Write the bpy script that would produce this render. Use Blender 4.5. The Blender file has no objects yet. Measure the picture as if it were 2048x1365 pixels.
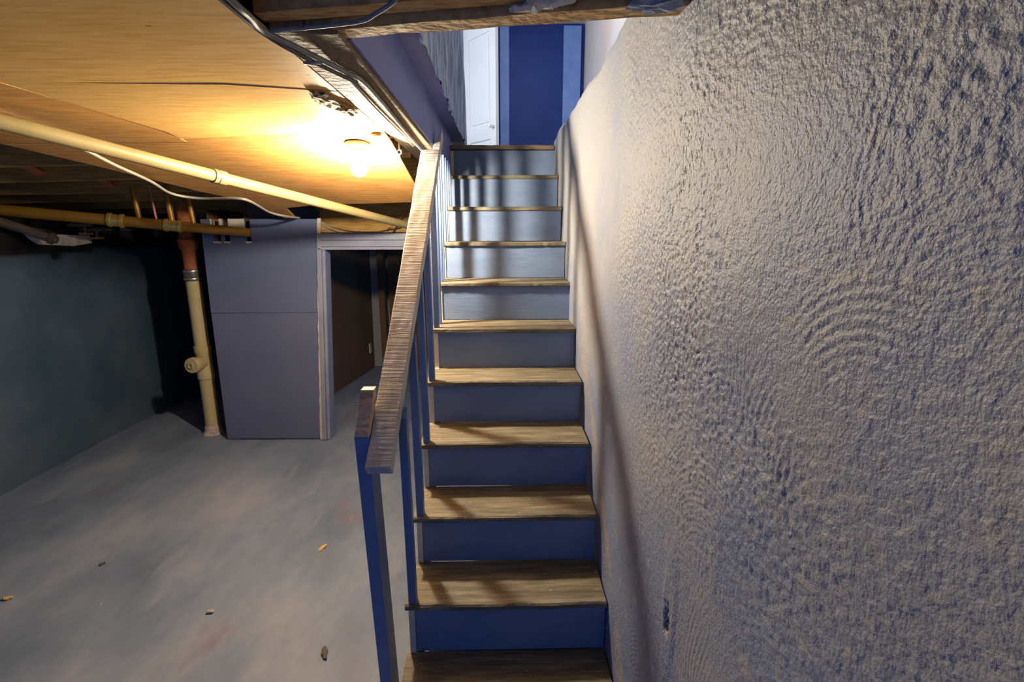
import bpy, bmesh, math, random
import numpy as np
from mathutils import Vector, Matrix

random.seed(7)
RNG = np.random.default_rng(11)
S = bpy.context.scene
COL = S.collection

# ------------------------------------------------------------------ camera
cam_d = bpy.data.cameras.new('camera')
cam = bpy.data.objects.new('camera', cam_d)
COL.objects.link(cam)
cam_d.sensor_width = 36.0
cam_d.lens = 1004.2 / 2048 * 36.0
cam_d.clip_start = 0.02
_p, _y, _r = 0.2148, 0.0218, -0.0016
fw = Vector((math.sin(_y) * math.cos(_p), math.cos(_y) * math.cos(_p), -math.sin(_p)))
rt = fw.cross(Vector((0, 0, 1))).normalized()
up = rt.cross(fw)
rt, up = rt * math.cos(_r) + up * math.sin(_r), up * math.cos(_r) - rt * math.sin(_r)
cam.matrix_world = Matrix(((rt.x, up.x, -fw.x, 0.3419), (rt.y, up.y, -fw.y, -1.0962),
                           (rt.z, up.z, -fw.z, 1.7256), (0, 0, 0, 1)))
S.camera = cam

# ------------------------------------------------------------------ world, lights, exposure
BULB_STRENGTH = 820.0
BULB_COLOR = (1.0, 0.86, 0.66)
W = bpy.data.worlds.new('world')
S.world = W
W.use_nodes = True
bg = W.node_tree.nodes['Background']
bg.inputs['Color'].default_value = (0.035, 0.24, 0.92, 1)
bg.inputs['Strength'].default_value = 0.25


def area(name, loc, direction, sx, sy, power, color):
    d = bpy.data.lights.new(name, 'AREA')
    d.shape = 'RECTANGLE'
    d.size, d.size_y, d.energy, d.color = sx, sy, power, color
    o = bpy.data.objects.new(name, d)
    o.location = loc
    o.rotation_euler = Vector(direction).to_track_quat('-Z', 'Y').to_euler()
    COL.objects.link(o)
    return o


# daylight of the kitchen window upstairs, left of the stairwell
area('window_daylight', (-1.9, 5.2, 3.6), (1, 0.25, -0.1), 1.2, 1.2, 20, (0.80, 0.90, 1.0))
# added fill light upstairs, brightens casing and walls; stands for no lamp
hl = bpy.data.lights.new('upstairs_fill', 'POINT')
hl.energy, hl.color, hl.shadow_soft_size = 18, (0.86, 0.92, 1.0), 0.12
ho = bpy.data.objects.new('upstairs_fill', hl)
ho.location = (0.62, 4.3, 4.45)
COL.objects.link(ho)

S.view_settings.view_transform = 'Standard'
S.view_settings.look = 'None'
S.view_settings.gamma = 1.0
S.view_settings.use_curve_mapping = False
S.view_settings.exposure = 1.42
S.cycles.use_denoising = True
S.cycles.max_bounces = 8
S.cycles.diffuse_bounces = 5
S.cycles.sample_clamp_indirect = 4.0

# ------------------------------------------------------------------ materials


def mat(name, cols, scale=4.0, stretch=(1, 1, 1), rough=0.7, bump=0.0, bscale=40.0, bstretch=None, bdist=0.004,
        metal=0.0, detail=6.0, pos=(0.35, 0.65), spec=0.4, spots=None, coat=0.0):
    """Procedural paint / wood / metal: two or three colours mixed by stretched noise, fine relief from a second noise."""
    m = bpy.data.materials.new(name)
    m.use_nodes = True
    n, l = m.node_tree.nodes, m.node_tree.links
    b = n['Principled BSDF']
    b.inputs['Roughness'].default_value = rough
    b.inputs['Metallic'].default_value = metal
    b.inputs['Specular IOR Level'].default_value = spec
    b.inputs['Coat Weight'].default_value = coat
    tc = n.new('ShaderNodeTexCoord')
    mp = n.new('ShaderNodeMapping')
    mp.inputs['Scale'].default_value = stretch
    l.new(tc.outputs['Object'], mp.inputs['Vector'])
    nz = n.new('ShaderNodeTexNoise')
    nz.inputs['Scale'].default_value = scale
    nz.inputs['Detail'].default_value = detail
    nz.inputs['Roughness'].default_value = 0.65
    l.new(mp.outputs[0], nz.inputs['Vector'])
    cr = n.new('ShaderNodeValToRGB')
    e = cr.color_ramp.elements
    e[0].position, e[1].position = pos
    e[0].color = (*cols[0], 1)
    e[1].color = (*cols[-1], 1)
    if len(cols) == 3:
        x = e.new((pos[0] + pos[1]) / 2)
        x.color = (*cols[1], 1)
    l.new(nz.outputs['Fac'], cr.inputs['Fac'])
    out = cr.outputs['Color']
    for sp_ in (spots if isinstance(spots, list) else [spots] if spots else []):
        sc, thr, col = sp_[:3]
        n2 = n.new('ShaderNodeTexNoise')
        n2.inputs['Scale'].default_value = sc
        n2.inputs['Detail'].default_value = 5
        mp3 = n.new('ShaderNodeMapping')
        mp3.inputs['Scale'].default_value = sp_[3] if len(sp_) > 3 else (1, 1, 1)
        mp3.inputs['Rotation'].default_value = (0, 0, sp_[4] if len(sp_) > 4 else 0)
        l.new(tc.outputs['Object'], mp3.inputs['Vector'])
        l.new(mp3.outputs[0], n2.inputs['Vector'])
        r2 = n.new('ShaderNodeValToRGB')
        r2.color_ramp.elements[0].position = thr
        r2.color_ramp.elements[1].position = min(1.0, thr + (sp_[5] if len(sp_) > 5 else 0.03))
        l.new(n2.outputs['Fac'], r2.inputs['Fac'])
        mx = n.new('ShaderNodeMix')
        mx.data_type = 'RGBA'
        l.new(r2.outputs['Color'], mx.inputs['Factor'])
        l.new(out, mx.inputs['A'])
        mx.inputs['B'].default_value = (*col, 1)
        out = mx.outputs['Result']
    l.new(out, b.inputs['Base Color'])
    if bump:
        mp2 = n.new('ShaderNodeMapping')
        mp2.inputs['Scale'].default_value = bstretch or stretch
        l.new(tc.outputs['Object'], mp2.inputs['Vector'])
        n3 = n.new('ShaderNodeTexNoise')
        n3.inputs['Scale'].default_value = bscale
        n3.inputs['Detail'].default_value = 4
        l.new(mp2.outputs[0], n3.inputs['Vector'])
        bp = n.new('ShaderNodeBump')
        bp.inputs['Strength'].default_value = bump
        bp.inputs['Distance'].default_value = bdist
        l.new(n3.outputs['Fac'], bp.inputs['Height'])
        l.new(bp.outputs[0], b.inputs['Normal'])
    m['nodes_out'] = 'x'
    return m


PAINT = [(0.105, 0.165, 0.34), (0.14, 0.205, 0.38)]
M = {}
M['paint'] = mat('blue_grey_paint', PAINT, 6, rough=0.45, bump=0.25, bscale=30, bdist=0.003)
M['riser'] = mat('riser_paint', [(0.14, 0.20, 0.325), (0.18, 0.245, 0.38)], 5, (1, 1, 3), rough=0.5, bump=0.3, bscale=14,
                 bstretch=(1, 1, 6), bdist=0.004, spots=(13, 0.745, (0.10, 0.08, 0.07)))
M['rail'] = mat('rail_weathered', [(0.36, 0.34, 0.315), (0.44, 0.425, 0.40), (0.52, 0.51, 0.495)], 9, (3, 1, 1), rough=0.7,
                bump=0.8, bscale=22, bstretch=(0.3, 5, 5), bdist=0.004)
M['rawend'] = mat('raw_post_cut', [(0.38, 0.24, 0.13), (0.74, 0.56, 0.38)], 14, (1, 4, 4), rough=0.8, bump=1.0, bscale=22,
                  bstretch=(1, 4, 4), bdist=0.008)
M['tread'] = mat('tread_wood', [(0.085, 0.07, 0.043), (0.165, 0.142, 0.092), (0.30, 0.268, 0.19)], 5, (1, 9, 9), rough=0.65,
                 bump=0.55, bscale=10, bstretch=(1, 14, 14), bdist=0.005, pos=(0.3, 0.72), spots=(70, 0.70, (0.5, 0.48, 0.42)))
M['cream'] = mat('cream_edge', [(0.46, 0.40, 0.30), (0.58, 0.52, 0.41)], 12, rough=0.7, bump=0.4, bscale=30)
M['stringer'] = mat('stringer_cream', [(0.62, 0.55, 0.42), (0.74, 0.67, 0.54)], 12, rough=0.7, bump=0.4, bscale=30)
M['ply'] = mat('plywood', [(0.72, 0.385, 0.095), (0.82, 0.475, 0.135), (0.86, 0.54, 0.18)], 3.2, (2.2, 14, 1), rough=0.45, spec=0.2,
               bump=0.12, bscale=20, bstretch=(2, 20, 1), spots=(9, 0.745, (0.10, 0.06, 0.03)))
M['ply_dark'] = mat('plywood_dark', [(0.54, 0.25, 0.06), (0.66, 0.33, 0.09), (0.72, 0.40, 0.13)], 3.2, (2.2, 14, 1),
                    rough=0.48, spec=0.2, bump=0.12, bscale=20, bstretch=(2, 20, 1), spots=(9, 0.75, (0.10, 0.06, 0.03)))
M['joist'] = mat('joist_wood', [(0.30, 0.165, 0.04), (0.58, 0.335, 0.09)], 6, (1, 12, 12), rough=0.8, bump=0.4, bscale=14,
                 bstretch=(1, 14, 14))
M['beam'] = mat('rough_beam_wood', [(0.36, 0.19, 0.065), (0.56, 0.33, 0.125), (0.68, 0.44, 0.19)], 8, (2.5, 9, 3), rough=0.8,
                bump=0.9, bscale=34, bstretch=(1, 1, 1), bdist=0.006, spots=(15, 0.70, (0.08, 0.04, 0.02)))
M['trimmer'] = mat('trimmer_wood', [(0.19, 0.125, 0.06), (0.28, 0.195, 0.105)], 8, (9, 2, 3), rough=0.8, bump=0.9, bscale=40,
                   bstretch=(1, 1, 1), bdist=0.006)
M['bridging'] = mat('red_brown_wood', [(0.50, 0.12, 0.035), (0.66, 0.20, 0.065)], 12, rough=0.8, bump=0.4)
M['fascia'] = mat('fascia_paint', [(0.13, 0.155, 0.40), (0.17, 0.195, 0.46)], 4, rough=0.5, bump=0.2, bscale=20)
M['floor'] = mat('painted_concrete', [(0.09, 0.13, 0.205), (0.175, 0.225, 0.325), (0.31, 0.335, 0.40)], 1.6, (1, 0.55, 1),
                 rough=0.42, bump=0.25, bscale=9, bdist=0.006, detail=9, pos=(0.3, 0.7), spots=[(2.3, 0.62, (0.185, 0.155, 0.215), (1, 0.6, 1), 0.4, 0.10), (5.0, 0.60, (0.265, 0.285, 0.335), (1.6, 0.35, 1), 0.25, 0.20), (22, 0.72, (0.36, 0.35, 0.35), (1, 0.6, 1), 0.2, 0.05)])
M['wall_l'] = mat('left_wall_paint', [(0.035, 0.075, 0.115), (0.07, 0.105, 0.155)], 2.2, rough=0.6, bump=0.5, bscale=9,
                  bdist=0.01)
M['panel'] = mat('hardboard_paint', [(0.085, 0.105, 0.185), (0.10, 0.12, 0.205)], 2.5, rough=0.6, bump=0.1, bscale=40)
M['casing'] = mat('casing_paint', [(0.20, 0.21, 0.29), (0.25, 0.26, 0.33)], 6, rough=0.5, bump=0.2)
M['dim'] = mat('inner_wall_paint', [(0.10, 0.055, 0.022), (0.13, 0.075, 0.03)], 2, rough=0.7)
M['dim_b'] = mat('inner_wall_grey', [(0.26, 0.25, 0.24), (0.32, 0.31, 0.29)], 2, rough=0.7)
M['black'] = mat('near_black_rough', [(0.012, 0.012, 0.012), (0.035, 0.03, 0.025)], 10, rough=0.9, bump=0.8, bscale=16)  # near-black colour for the ledge and rim board
M['pvc'] = mat('cream_pvc', [(0.40, 0.325, 0.16), (0.45, 0.375, 0.20)], 3, rough=0.35)
M['pvcdirty'] = mat('dirty_pipe_base', [(0.28, 0.24, 0.24), (0.50, 0.42, 0.36)], 20, rough=0.8, bump=0.5)
M['conduit'] = mat('cream_pipe_paint', [(0.28, 0.215, 0.085), (0.34, 0.265, 0.115)], 4, rough=0.38)
M['gas'] = mat('ochre_pipe', [(0.26, 0.125, 0.012), (0.34, 0.175, 0.02)], 8, rough=0.4, metal=0.25)
M['brass'] = mat('brass', [(0.70, 0.45, 0.10), (0.80, 0.55, 0.16)], 8, rough=0.3, metal=0.7)
M['rust'] = mat('rusty_iron', [(0.24, 0.065, 0.02), (0.36, 0.11, 0.04)], 14, rough=0.85, bump=0.8, bscale=40)
M['rubber'] = mat('dark_rubber', [(0.05, 0.042, 0.03), (0.09, 0.075, 0.05)], 10, rough=0.5)
M['steel'] = mat('steel', [(0.55, 0.55, 0.55), (0.75, 0.75, 0.75)], 20, rough=0.3, metal=0.9)
M['cable_grey'] = mat('grey_cable', [(0.20, 0.19, 0.18), (0.32, 0.30, 0.28)], 20, rough=0.5)
M['cable_dark'] = mat('dark_cable', [(0.06, 0.05, 0.05), (0.14, 0.12, 0.11)], 20, rough=0.5)
M['cable_white'] = mat('white_cable', [(0.46, 0.40, 0.30), (0.54, 0.48, 0.38)], 10, rough=0.5)
M['ceramic'] = mat('porcelain', [(0.70, 0.64, 0.52), (0.78, 0.72, 0.60)], 6, rough=0.3)
M['fixture'] = mat('dark_fixture', [(0.10, 0.075, 0.05), (0.16, 0.12, 0.08)], 10, rough=0.5)
M['plaster'] = mat('plaster_lump', [(0.50, 0.46, 0.40), (0.72, 0.68, 0.62)], 24, rough=0.9, bump=0.8, bscale=50)
M['torn'] = mat('torn_wood_fibre', [(0.26, 0.17, 0.08), (0.56, 0.42, 0.24)], 30, rough=0.9, bump=1.0, bscale=50)
M['bluelump'] = mat('paint_smear', [(0.14, 0.17, 0.25), (0.36, 0.40, 0.50)], 30, (1, 4, 4), rough=0.6, bump=0.8, bscale=40)
M['whitedoor'] = mat('white_door_paint', [(0.76, 0.79, 0.82), (0.82, 0.84, 0.86)], 2, rough=0.35)
M['deepblue'] = mat('deep_blue_paint', [(0.004, 0.032, 0.22), (0.008, 0.045, 0.27)], 2, rough=0.55)
M['jamb'] = mat('blue_jamb_paint', [(0.15, 0.27, 0.66), (0.22, 0.34, 0.72)], 4, rough=0.5, spots=(16, 0.72, (0.05, 0.07, 0.2)))
M['beige'] = mat('beige_wall_paint', [(0.66, 0.54, 0.46), (0.66, 0.62, 0.62)], 1.4, rough=0.6)
M['upleft'] = mat('streaky_blue_plaster', [(0.10, 0.17, 0.40), (0.26, 0.36, 0.58), (0.68, 0.72, 0.80)], 4.0, (1, 6, 1.2),
                  rough=0.7, bump=1.0, bscale=9, bstretch=(1, 6, 1.5), bdist=0.02, pos=(0.32, 0.7))
M['nosing'] = mat('landing_edge_wood', [(0.17, 0.11, 0.07), (0.28, 0.20, 0.13)], 8, (1, 8, 8), rough=0.7, bump=0.4)
M['outlet'] = mat('outlet_plate_cream', [(0.62, 0.55, 0.42), (0.68, 0.60, 0.46)], 4, rough=0.4)
M['copper'] = mat('valve_red', [(0.42, 0.14, 0.08), (0.52, 0.20, 0.12)], 10, rough=0.5)
M['leaf'] = mat('dry_chip', [(0.50, 0.33, 0.12), (0.60, 0.42, 0.18)], 30, rough=0.8)
M['darkchip'] = mat('dark_chip', [(0.07, 0.06, 0.05), (0.14, 0.12, 0.10)], 30, rough=0.8)

# ------------------------------------------------------------------ mesh helpers


class MB:
    def __init__(self):
        self.v, self.f = [], []

    def add(self, vs, fs):
        o = len(self.v)
        self.v += [tuple(p) for p in vs]
        self.f += [tuple(i + o for i in q) for q in fs]
        return self

    def box(self, a, b):
        x0, y0, z0 = a
        x1, y1, z1 = b
        return self.hexa([(x0, y0, z0), (x1, y0, z0), (x1, y1, z0), (x0, y1, z0)],
                         [(x0, y0, z1), (x1, y0, z1), (x1, y1, z1), (x0, y1, z1)])

    def hexa(self, lo, hi):
        return self.add(list(lo) + list(hi),
                        [(3, 2, 1, 0), (4, 5, 6, 7), (0, 1, 5, 4), (1, 2, 6, 5), (2, 3, 7, 6), (3, 0, 4, 7)])

    def prism(self, pts, vec):
        n = len(pts)
        a = [Vector(p) for p in pts]
        b = [p + Vector(vec) for p in a]
        return self.add(a + b, [tuple(range(n))[::-1], tuple(range(n, 2 * n))] +
                        [(i, (i + 1) % n, n + (i + 1) % n, n + i) for i in range(n)])

    def tube(self, pts, r, seg=10, smooth=0, caps=True):
        P = [Vector(p) for p in pts]
        if smooth:
            Q = []
            for i in range(len(P) - 1):
                p0, p1, p2, p3 = P[max(i - 1, 0)], P[i], P[i + 1], P[min(i + 2, len(P) - 1)]
                for k in range(smooth):
                    t = k / smooth
                    Q.append(0.5 * ((2 * p1) + (p2 - p0) * t + (2 * p0 - 5 * p1 + 4 * p2 - p3) * t * t +
                                    (3 * p1 - p0 - 3 * p2 + p3) * t ** 3))
            P = Q + [P[-1]]
        n = len(P)
        rad = r if isinstance(r, (list, tuple)) else [r] * n
        vs, fs = [], []
        ref = None
        for i, p in enumerate(P):
            t = (P[min(i + 1, n - 1)] - P[max(i - 1, 0)]).normalized()
            if ref is None:
                ref = t.orthogonal().normalized()
            ref = (ref - t * ref.dot(t)).normalized()
            bi = t.cross(ref)
            for k in range(seg):
                a = 2 * math.pi * k / seg
                vs.append(p + (ref * math.cos(a) + bi * math.sin(a)) * rad[i])
        for i in range(n - 1):
            for k in range(seg):
                k2 = (k + 1) % seg
                fs.append((i * seg + k, i * seg + k2, (i + 1) * seg + k2, (i + 1) * seg + k))
        if caps:
            fs.append(tuple(range(seg))[::-1])
            fs.append(tuple((n - 1) * seg + k for k in range(seg)))
        return self.add(vs, fs)

    def lathe(self, prof, base, axis=(0, 0, 1), seg=24):
        """prof: list of (radius, distance along axis)."""
        ax = Vector(axis).normalized()
        e1 = ax.orthogonal().normalized()
        e2 = ax.cross(e1)
        vs, fs = [], []
        for (r, h) in prof:
            for k in range(seg):
                a = 2 * math.pi * k / seg
                vs.append(Vector(base) + ax * h + (e1 * math.cos(a) + e2 * math.sin(a)) * max(r, 1e-5))
        for i in range(len(prof) - 1):
            for k in range(seg):
                k2 = (k + 1) % seg
                fs.append((i * seg + k, i * seg + k2, (i + 1) * seg + k2, (i + 1) * seg + k))
        fs.append(tuple(range(seg))[::-1])
        fs.append(tuple((len(prof) - 1) * seg + k for k in range(seg)))
        return self.add(vs, fs)

    def lump(self, c, size, sub=2, rough=0.3, seed=0):
        rr = random.Random(seed)
        bm = bmesh.new()
        bmesh.ops.create_icosphere(bm, subdivisions=sub, radius=1.0)
        vs = []
        for v in bm.verts:
            k = 1 + rr.uniform(-rough, rough)
            vs.append((c[0] + v.co.x * size[0] * k, c[1] + v.co.y * size[1] * k, c[2] + v.co.z * size[2] * k))
        bm.verts.ensure_lookup_table()
        fs = [tuple(v.index for v in f.verts) for f in bm.faces]
        bm.free()
        return self.add(vs, fs)

    def build(self, name, m, parent=None, bevel=0.0, smooth=False, origin=None, segs=2):
        me = bpy.data.meshes.new(name)
        o3 = Vector(origin) if origin is not None else Vector((0, 0, 0))
        if origin is not None:
            self.v = [tuple(Vector(p) - o3) for p in self.v]
        me.from_pydata(self.v, [], self.f)
        bm = bmesh.new()
        bm.from_mesh(me)
        bmesh.ops.recalc_face_normals(bm, faces=bm.faces[:])
        if bevel:
            eds = [e for e in bm.edges if len(e.link_faces) == 2 and e.calc_face_angle(0) > 0.5]
            bmesh.ops.bevel(bm, geom=eds, offset=bevel, segments=segs, affect='EDGES', profile=0.5, clamp_overlap=True)
        bm.to_mesh(me)
        bm.free()
        if smooth:
            for p in me.polygons:
                p.use_smooth = True
            try:
                me.set_sharp_from_angle(angle=math.radians(40))
            except Exception:
                pass
        me.materials.append(m if not isinstance(m, str) else M[m])
        o = bpy.data.objects.new(name, me)
        o.location = o3
        COL.objects.link(o)
        if parent is not None:
            o.parent = parent
            o.location = o3 - Vector(parent.get('base', (0, 0, 0)))
        return o


def rough_mesh(o, amp, cuts, seed=0, keep=None):
    """Subdivide a mesh and shift its vertices by smooth random amounts: worn, hand cut edges."""
    bm = bmesh.new()
    bm.from_mesh(o.data)
    bmesh.ops.triangulate(bm, faces=[f for f in bm.faces if len(f.verts) > 4])
    for _ in range(cuts):
        L = [e for e in bm.edges if e.calc_length() > 0.03]
        bmesh.ops.subdivide_edges(bm, edges=L, cuts=1, use_grid_fill=True)
    r = random.Random(seed)
    ph = [r.uniform(0, 9) for _ in range(9)]
    for v in bm.verts:
        c = v.co
        k = 1 if keep is None else keep(c)
        for a in range(3):
            s = math.sin(c.x * 31 + c.y * 23 + ph[a]) + math.sin(c.x * 67 - c.z * 53 + ph[3 + a]) + r.uniform(-1, 1) * 0.9
            v.co[a] += amp * 0.4 * s * k
    bm.to_mesh(o.data)
    bm.free()
    return o


def tag(o, label, cat, group=None):
    o['label'], o['category'] = label, cat
    if group:
        o['group'] = group
    return o


def thing(name, label, cat, loc, group=None):
    o = bpy.data.objects.new(name, None)
    o.empty_display_size = 0.05
    o.location = loc
    o['base'] = [float(x) for x in loc]
    COL.objects.link(o)
    return tag(o, label, cat, group)


def struct(o, label=None):
    o['kind'] = 'structure'
    if label:
        o['label'] = label
    return o


def sempty(name, label=None):
    o = bpy.data.objects.new(name, None)
    COL.objects.link(o)
    return struct(o, label)


# ------------------------------------------------------------------ numpy noise
def vnoise(Y, Z, sy, sz, seed):
    r = np.random.default_rng(seed)
    G = r.random((256, 256))
    a, b = Y / sy + 50.3, Z / sz + 50.7
    i, j = np.floor(a).astype(int), np.floor(b).astype(int)
    u, v = a - i, b - j
    u, v = u * u * (3 - 2 * u), v * v * (3 - 2 * v)
    i0, i1, j0, j1 = i % 256, (i + 1) % 256, j % 256, (j + 1) % 256
    return (G[i0, j0] * (1 - u) * (1 - v) + G[i1, j0] * u * (1 - v) + G[i0, j1] * (1 - u) * v + G[i1, j1] * u * v) - 0.5


def grid_mesh(name, P, m, attrs=None, parent=None):
    """P: (nu, nv, 3) array of points -> smooth grid object."""
    nu, nv = P.shape[:2]
    me = bpy.data.meshes.new(name)
    idx = np.arange(nu * nv).reshape(nu, nv)
    F = np.stack([idx[:-1, :-1], idx[1:, :-1], idx[1:, 1:], idx[:-1, 1:]], -1).reshape(-1, 4)
    me.vertices.add(nu * nv)
    me.vertices.foreach_set('co', P.reshape(-1).astype(np.float32))
    me.loops.add(F.size)
    me.loops.foreach_set('vertex_index', F.reshape(-1).astype(np.int32))
    me.polygons.add(len(F))
    me.polygons.foreach_set('loop_start', np.arange(0, F.size, 4, dtype=np.int32))
    me.polygons.foreach_set('use_smooth', np.ones(len(F), dtype=bool))
    me.update(calc_edges=True)
    me.validate()
    for k, A in (attrs or {}).items():
        at = me.attributes.new(k, 'FLOAT', 'POINT')
        at.data.foreach_set('value', A.reshape(-1).astype(np.float32))
    me.materials.append(m)
    o = bpy.data.objects.new(name, me)
    COL.objects.link(o)
    if parent:
        o.parent = parent
    return o


# ================================================================== SETTING
# ---- floor
nx, ny = 130, 230
X, Y = np.meshgrid(np.linspace(-3.25, 0.95, nx), np.linspace(-2.6, 5.6, ny), indexing='ij')
Zf = vnoise(X, Y, 0.5, 0.6, 3) * 0.012 + vnoise(X, Y, 0.12, 0.15, 4) * 0.003
Zf -= 0.004


def floor_material():
    m = M['floor']
    return m


struct(grid_mesh('floor', np.stack([X, Y, Zf], -1), floor_material()), 'blue-grey painted concrete floor with scuffs')

# ---- right foundation wall: trowelled plaster, real relief
def right_wall():
    ys = np.concatenate([np.arange(-1.35, -1.0, 0.02), np.arange(-1.0, 0.8, 0.0034), np.arange(0.8, 2.62, 0.0065)])
    zs = np.arange(-0.02, 2.33, 0.0036)
    top = [(0.0, 2.335), (0.002, 2.345), (0.007, 2.356), (0.016, 2.366), (0.03, 2.373), (0.06, 2.377), (0.15, 2.38), (0.5, 2.38), (0.93, 2.38)]
    prof_x = np.concatenate([np.zeros(len(zs)), [t[0] for t in top]])
    prof_z = np.concatenate([zs, [t[1] for t in top]])
    Yg, Zg = np.meshgrid(ys, prof_z, indexing='ij')
    Xo = np.broadcast_to(prof_x, Yg.shape).copy()
    d = vnoise(Yg, Zg, 0.55, 0.6, 21) * 0.022 + vnoise(Yg, Zg, 0.2, 0.22, 22) * 0.010
    # fan shaped trowel strokes
    ridge = np.zeros_like(Yg)
    wt = np.full_like(Yg, 0.15)
    r = np.random.default_rng(5)
    for _ in range(330):
        cy, cz = r.uniform(-1.4, 2.6), r.uniform(-0.1, 2.4)
        R0, R1 = r.uniform(0.05, 0.12), r.uniform(0.17, 0.36)
        a0, wa = r.uniform(-0.5, 1.9), r.uniform(0.5, 1.1)
        lam = r.uniform(0.010, 0.017)
        m = (np.abs(Yg - cy) < R1) & (np.abs(Zg - cz) < R1)
        if not m.any():
            continue
        yy, zz = Yg[m] - cy, Zg[m] - cz
        rr = np.hypot(yy, zz)
        an = np.arctan2(zz, yy)
        da = np.abs((an - a0 + np.pi) % (2 * np.pi) - np.pi)
        w = np.clip((wa - da) / 0.25, 0, 1) * np.clip((rr - R0) / 0.03, 0, 1) * np.clip((R1 - rr) / 0.05, 0, 1)
        ph = vnoise(Yg[m], Zg[m], 0.09, 0.09, 77) * 5
        s = np.sin(2 * np.pi * rr / lam + ph) * (0.75 + 0.8 * vnoise(an * 0.3, rr, 0.03, 0.03, 99))
        ridge[m] = ridge[m] * (1 - w) + s * w
        wt[m] = np.maximum(wt[m] * 0.995, w * r.uniform(0.35, 1.0))
    smooth_zone = np.clip((Yg - 0.12) / 0.5, 0, 1)                 # wall behind the upper steps is rubbed smoother
    amp = 1 - 0.72 * smooth_zone
    patch = np.clip(vnoise(Yg, Zg, 0.3, 0.3, 31) * 1.3 + 0.75, 0.3, 1)
    st = vnoise(Yg, Zg, 0.0085, 0.0062, 41) + 0.35 * vnoise(Yg, Zg, 0.017, 0.010, 42)
    rough_top = np.clip((Zg - 0.6) / 0.9, 0.38, 1)
    d += amp * (ridge * 0.0013 * np.clip(wt, 0, 1) + st * 0.0062 * patch * rough_top)
    # broken spot low on the wall, and a hairline crack
    cy, cz = -0.104, 0.845
    e = np.hypot((Yg - cy) / 0.016, (Zg - cz) / 0.045) + vnoise(Yg, Zg, 0.012, 0.012, 51) * 1.3
    dam = np.clip(1.25 - e, 0, 1)
    d -= dam * 0.014
    sc = np.clip(1 - np.hypot((Yg + 0.11) / 0.05, (Zg - 0.86) / 0.22), 0, 1)
    d += 0.004 * np.clip(sc * 3, 0, 1)
    t = np.clip((1.62 - Zg) / 0.23, 0, 1)
    ln = 0.074 - 0.098 * t + vnoise(Zg, Zg * 0, 0.05, 1, 8) * 0.01
    crack = np.clip(1 - np.abs(Yg - ln) / 0.004, 0, 1) * ((Zg < 1.62) & (Zg > 1.39))
    d -= crack * 0.003
    worn = np.exp(-((Zg - 0.902 * Yg - 0.10 - 0.1 * vnoise(Yg, Zg, 0.2, 0.2, 95)) / 0.06) ** 2) * np.clip((vnoise(Yg, Zg, 0.05, 0.09, 96) + vnoise(Yg, Zg, 0.015, 0.02, 97) * 0.8 + 0.15) * 3, 0, 1) * (Yg < 1.3) * 0.8
    flat = np.clip(1 - Xo / 0.02, 0, 1)
    wav = (vnoise(Yg, Yg * 0, 0.22, 1, 91) * 0.05 + vnoise(Yg, Yg * 0, 0.07, 1, 92) * 0.014) * np.clip((Zg - 2.1) / 0.28, 0, 1) ** 2
    P = np.stack([0.722 + Xo - d * flat, Yg, Zg + d * (1 - flat) * 0.6 + wav], -1)
    m = bpy.data.materials.new('trowelled_plaster')
    m.use_nodes = True
    n, l = m.node_tree.nodes, m.node_tree.links
    b = n['Principled BSDF']
    b.inputs['Roughness'].default_value = 0.5
    b.inputs['Specular IOR Level'].default_value = 0.35
    tc = n.new('ShaderNodeTexCoord')

    def noise(scale, detail, vec=None):
        q = n.new('ShaderNodeTexNoise')
        q.inputs['Scale'].default_value = scale
        q.inputs['Detail'].default_value = detail
        l.new(vec or tc.outputs['Object'], q.inputs['Vector'])
        return q

    def ramp(src, p0, p1, c0, c1):
        q = n.new('ShaderNodeValToRGB')
        q.color_ramp.elements[0].position, q.color_ramp.elements[1].position = p0, p1
        q.color_ramp.elements[0].color, q.color_ramp.elements[1].color = (*c0, 1), (*c1, 1)
        l.new(src, q.inputs['Fac'])
        return q
    big = noise(2.2, 5)
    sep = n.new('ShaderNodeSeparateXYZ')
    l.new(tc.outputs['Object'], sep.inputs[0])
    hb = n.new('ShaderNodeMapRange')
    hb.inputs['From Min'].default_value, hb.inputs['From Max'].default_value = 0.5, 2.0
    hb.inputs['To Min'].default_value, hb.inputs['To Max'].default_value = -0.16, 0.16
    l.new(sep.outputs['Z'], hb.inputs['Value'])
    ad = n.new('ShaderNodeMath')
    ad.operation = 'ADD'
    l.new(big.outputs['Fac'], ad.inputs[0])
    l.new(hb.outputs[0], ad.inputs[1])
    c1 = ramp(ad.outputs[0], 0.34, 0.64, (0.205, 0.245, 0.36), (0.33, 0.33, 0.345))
    wear = noise(26, 6)
    wr = ramp(wear.outputs['Fac'], 0.55, 0.75, (0, 0, 0), (1, 1, 1))
    mx = n.new('ShaderNodeMix')
    mx.data_type = 'RGBA'
    l.new(wr.outputs['Color'], mx.inputs['Factor'])
    l.new(c1.outputs['Color'], mx.inputs['A'])
    mx.inputs['B'].default_value = (0.36, 0.34, 0.325, 1)
    aw = n.new('ShaderNodeAttribute')
    aw.attribute_name = 'worn'
    m1 = n.new('ShaderNodeMix')
    m1.data_type = 'RGBA'
    l.new(aw.outputs['Fac'], m1.inputs['Factor'])
    l.new(mx.outputs['Result'], m1.inputs['A'])
    m1.inputs['B'].default_value = (0.40, 0.34, 0.27, 1)
    mx = m1
    at = n.new('ShaderNodeAttribute')
    at.attribute_name = 'damage'
    sp = noise(140, 3)
    dk = ramp(sp.outputs['Fac'], 0.45, 0.6, (0.015, 0.012, 0.01), (0.5, 0.46, 0.38))
    m2 = n.new('ShaderNodeMix')
    m2.data_type = 'RGBA'
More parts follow.
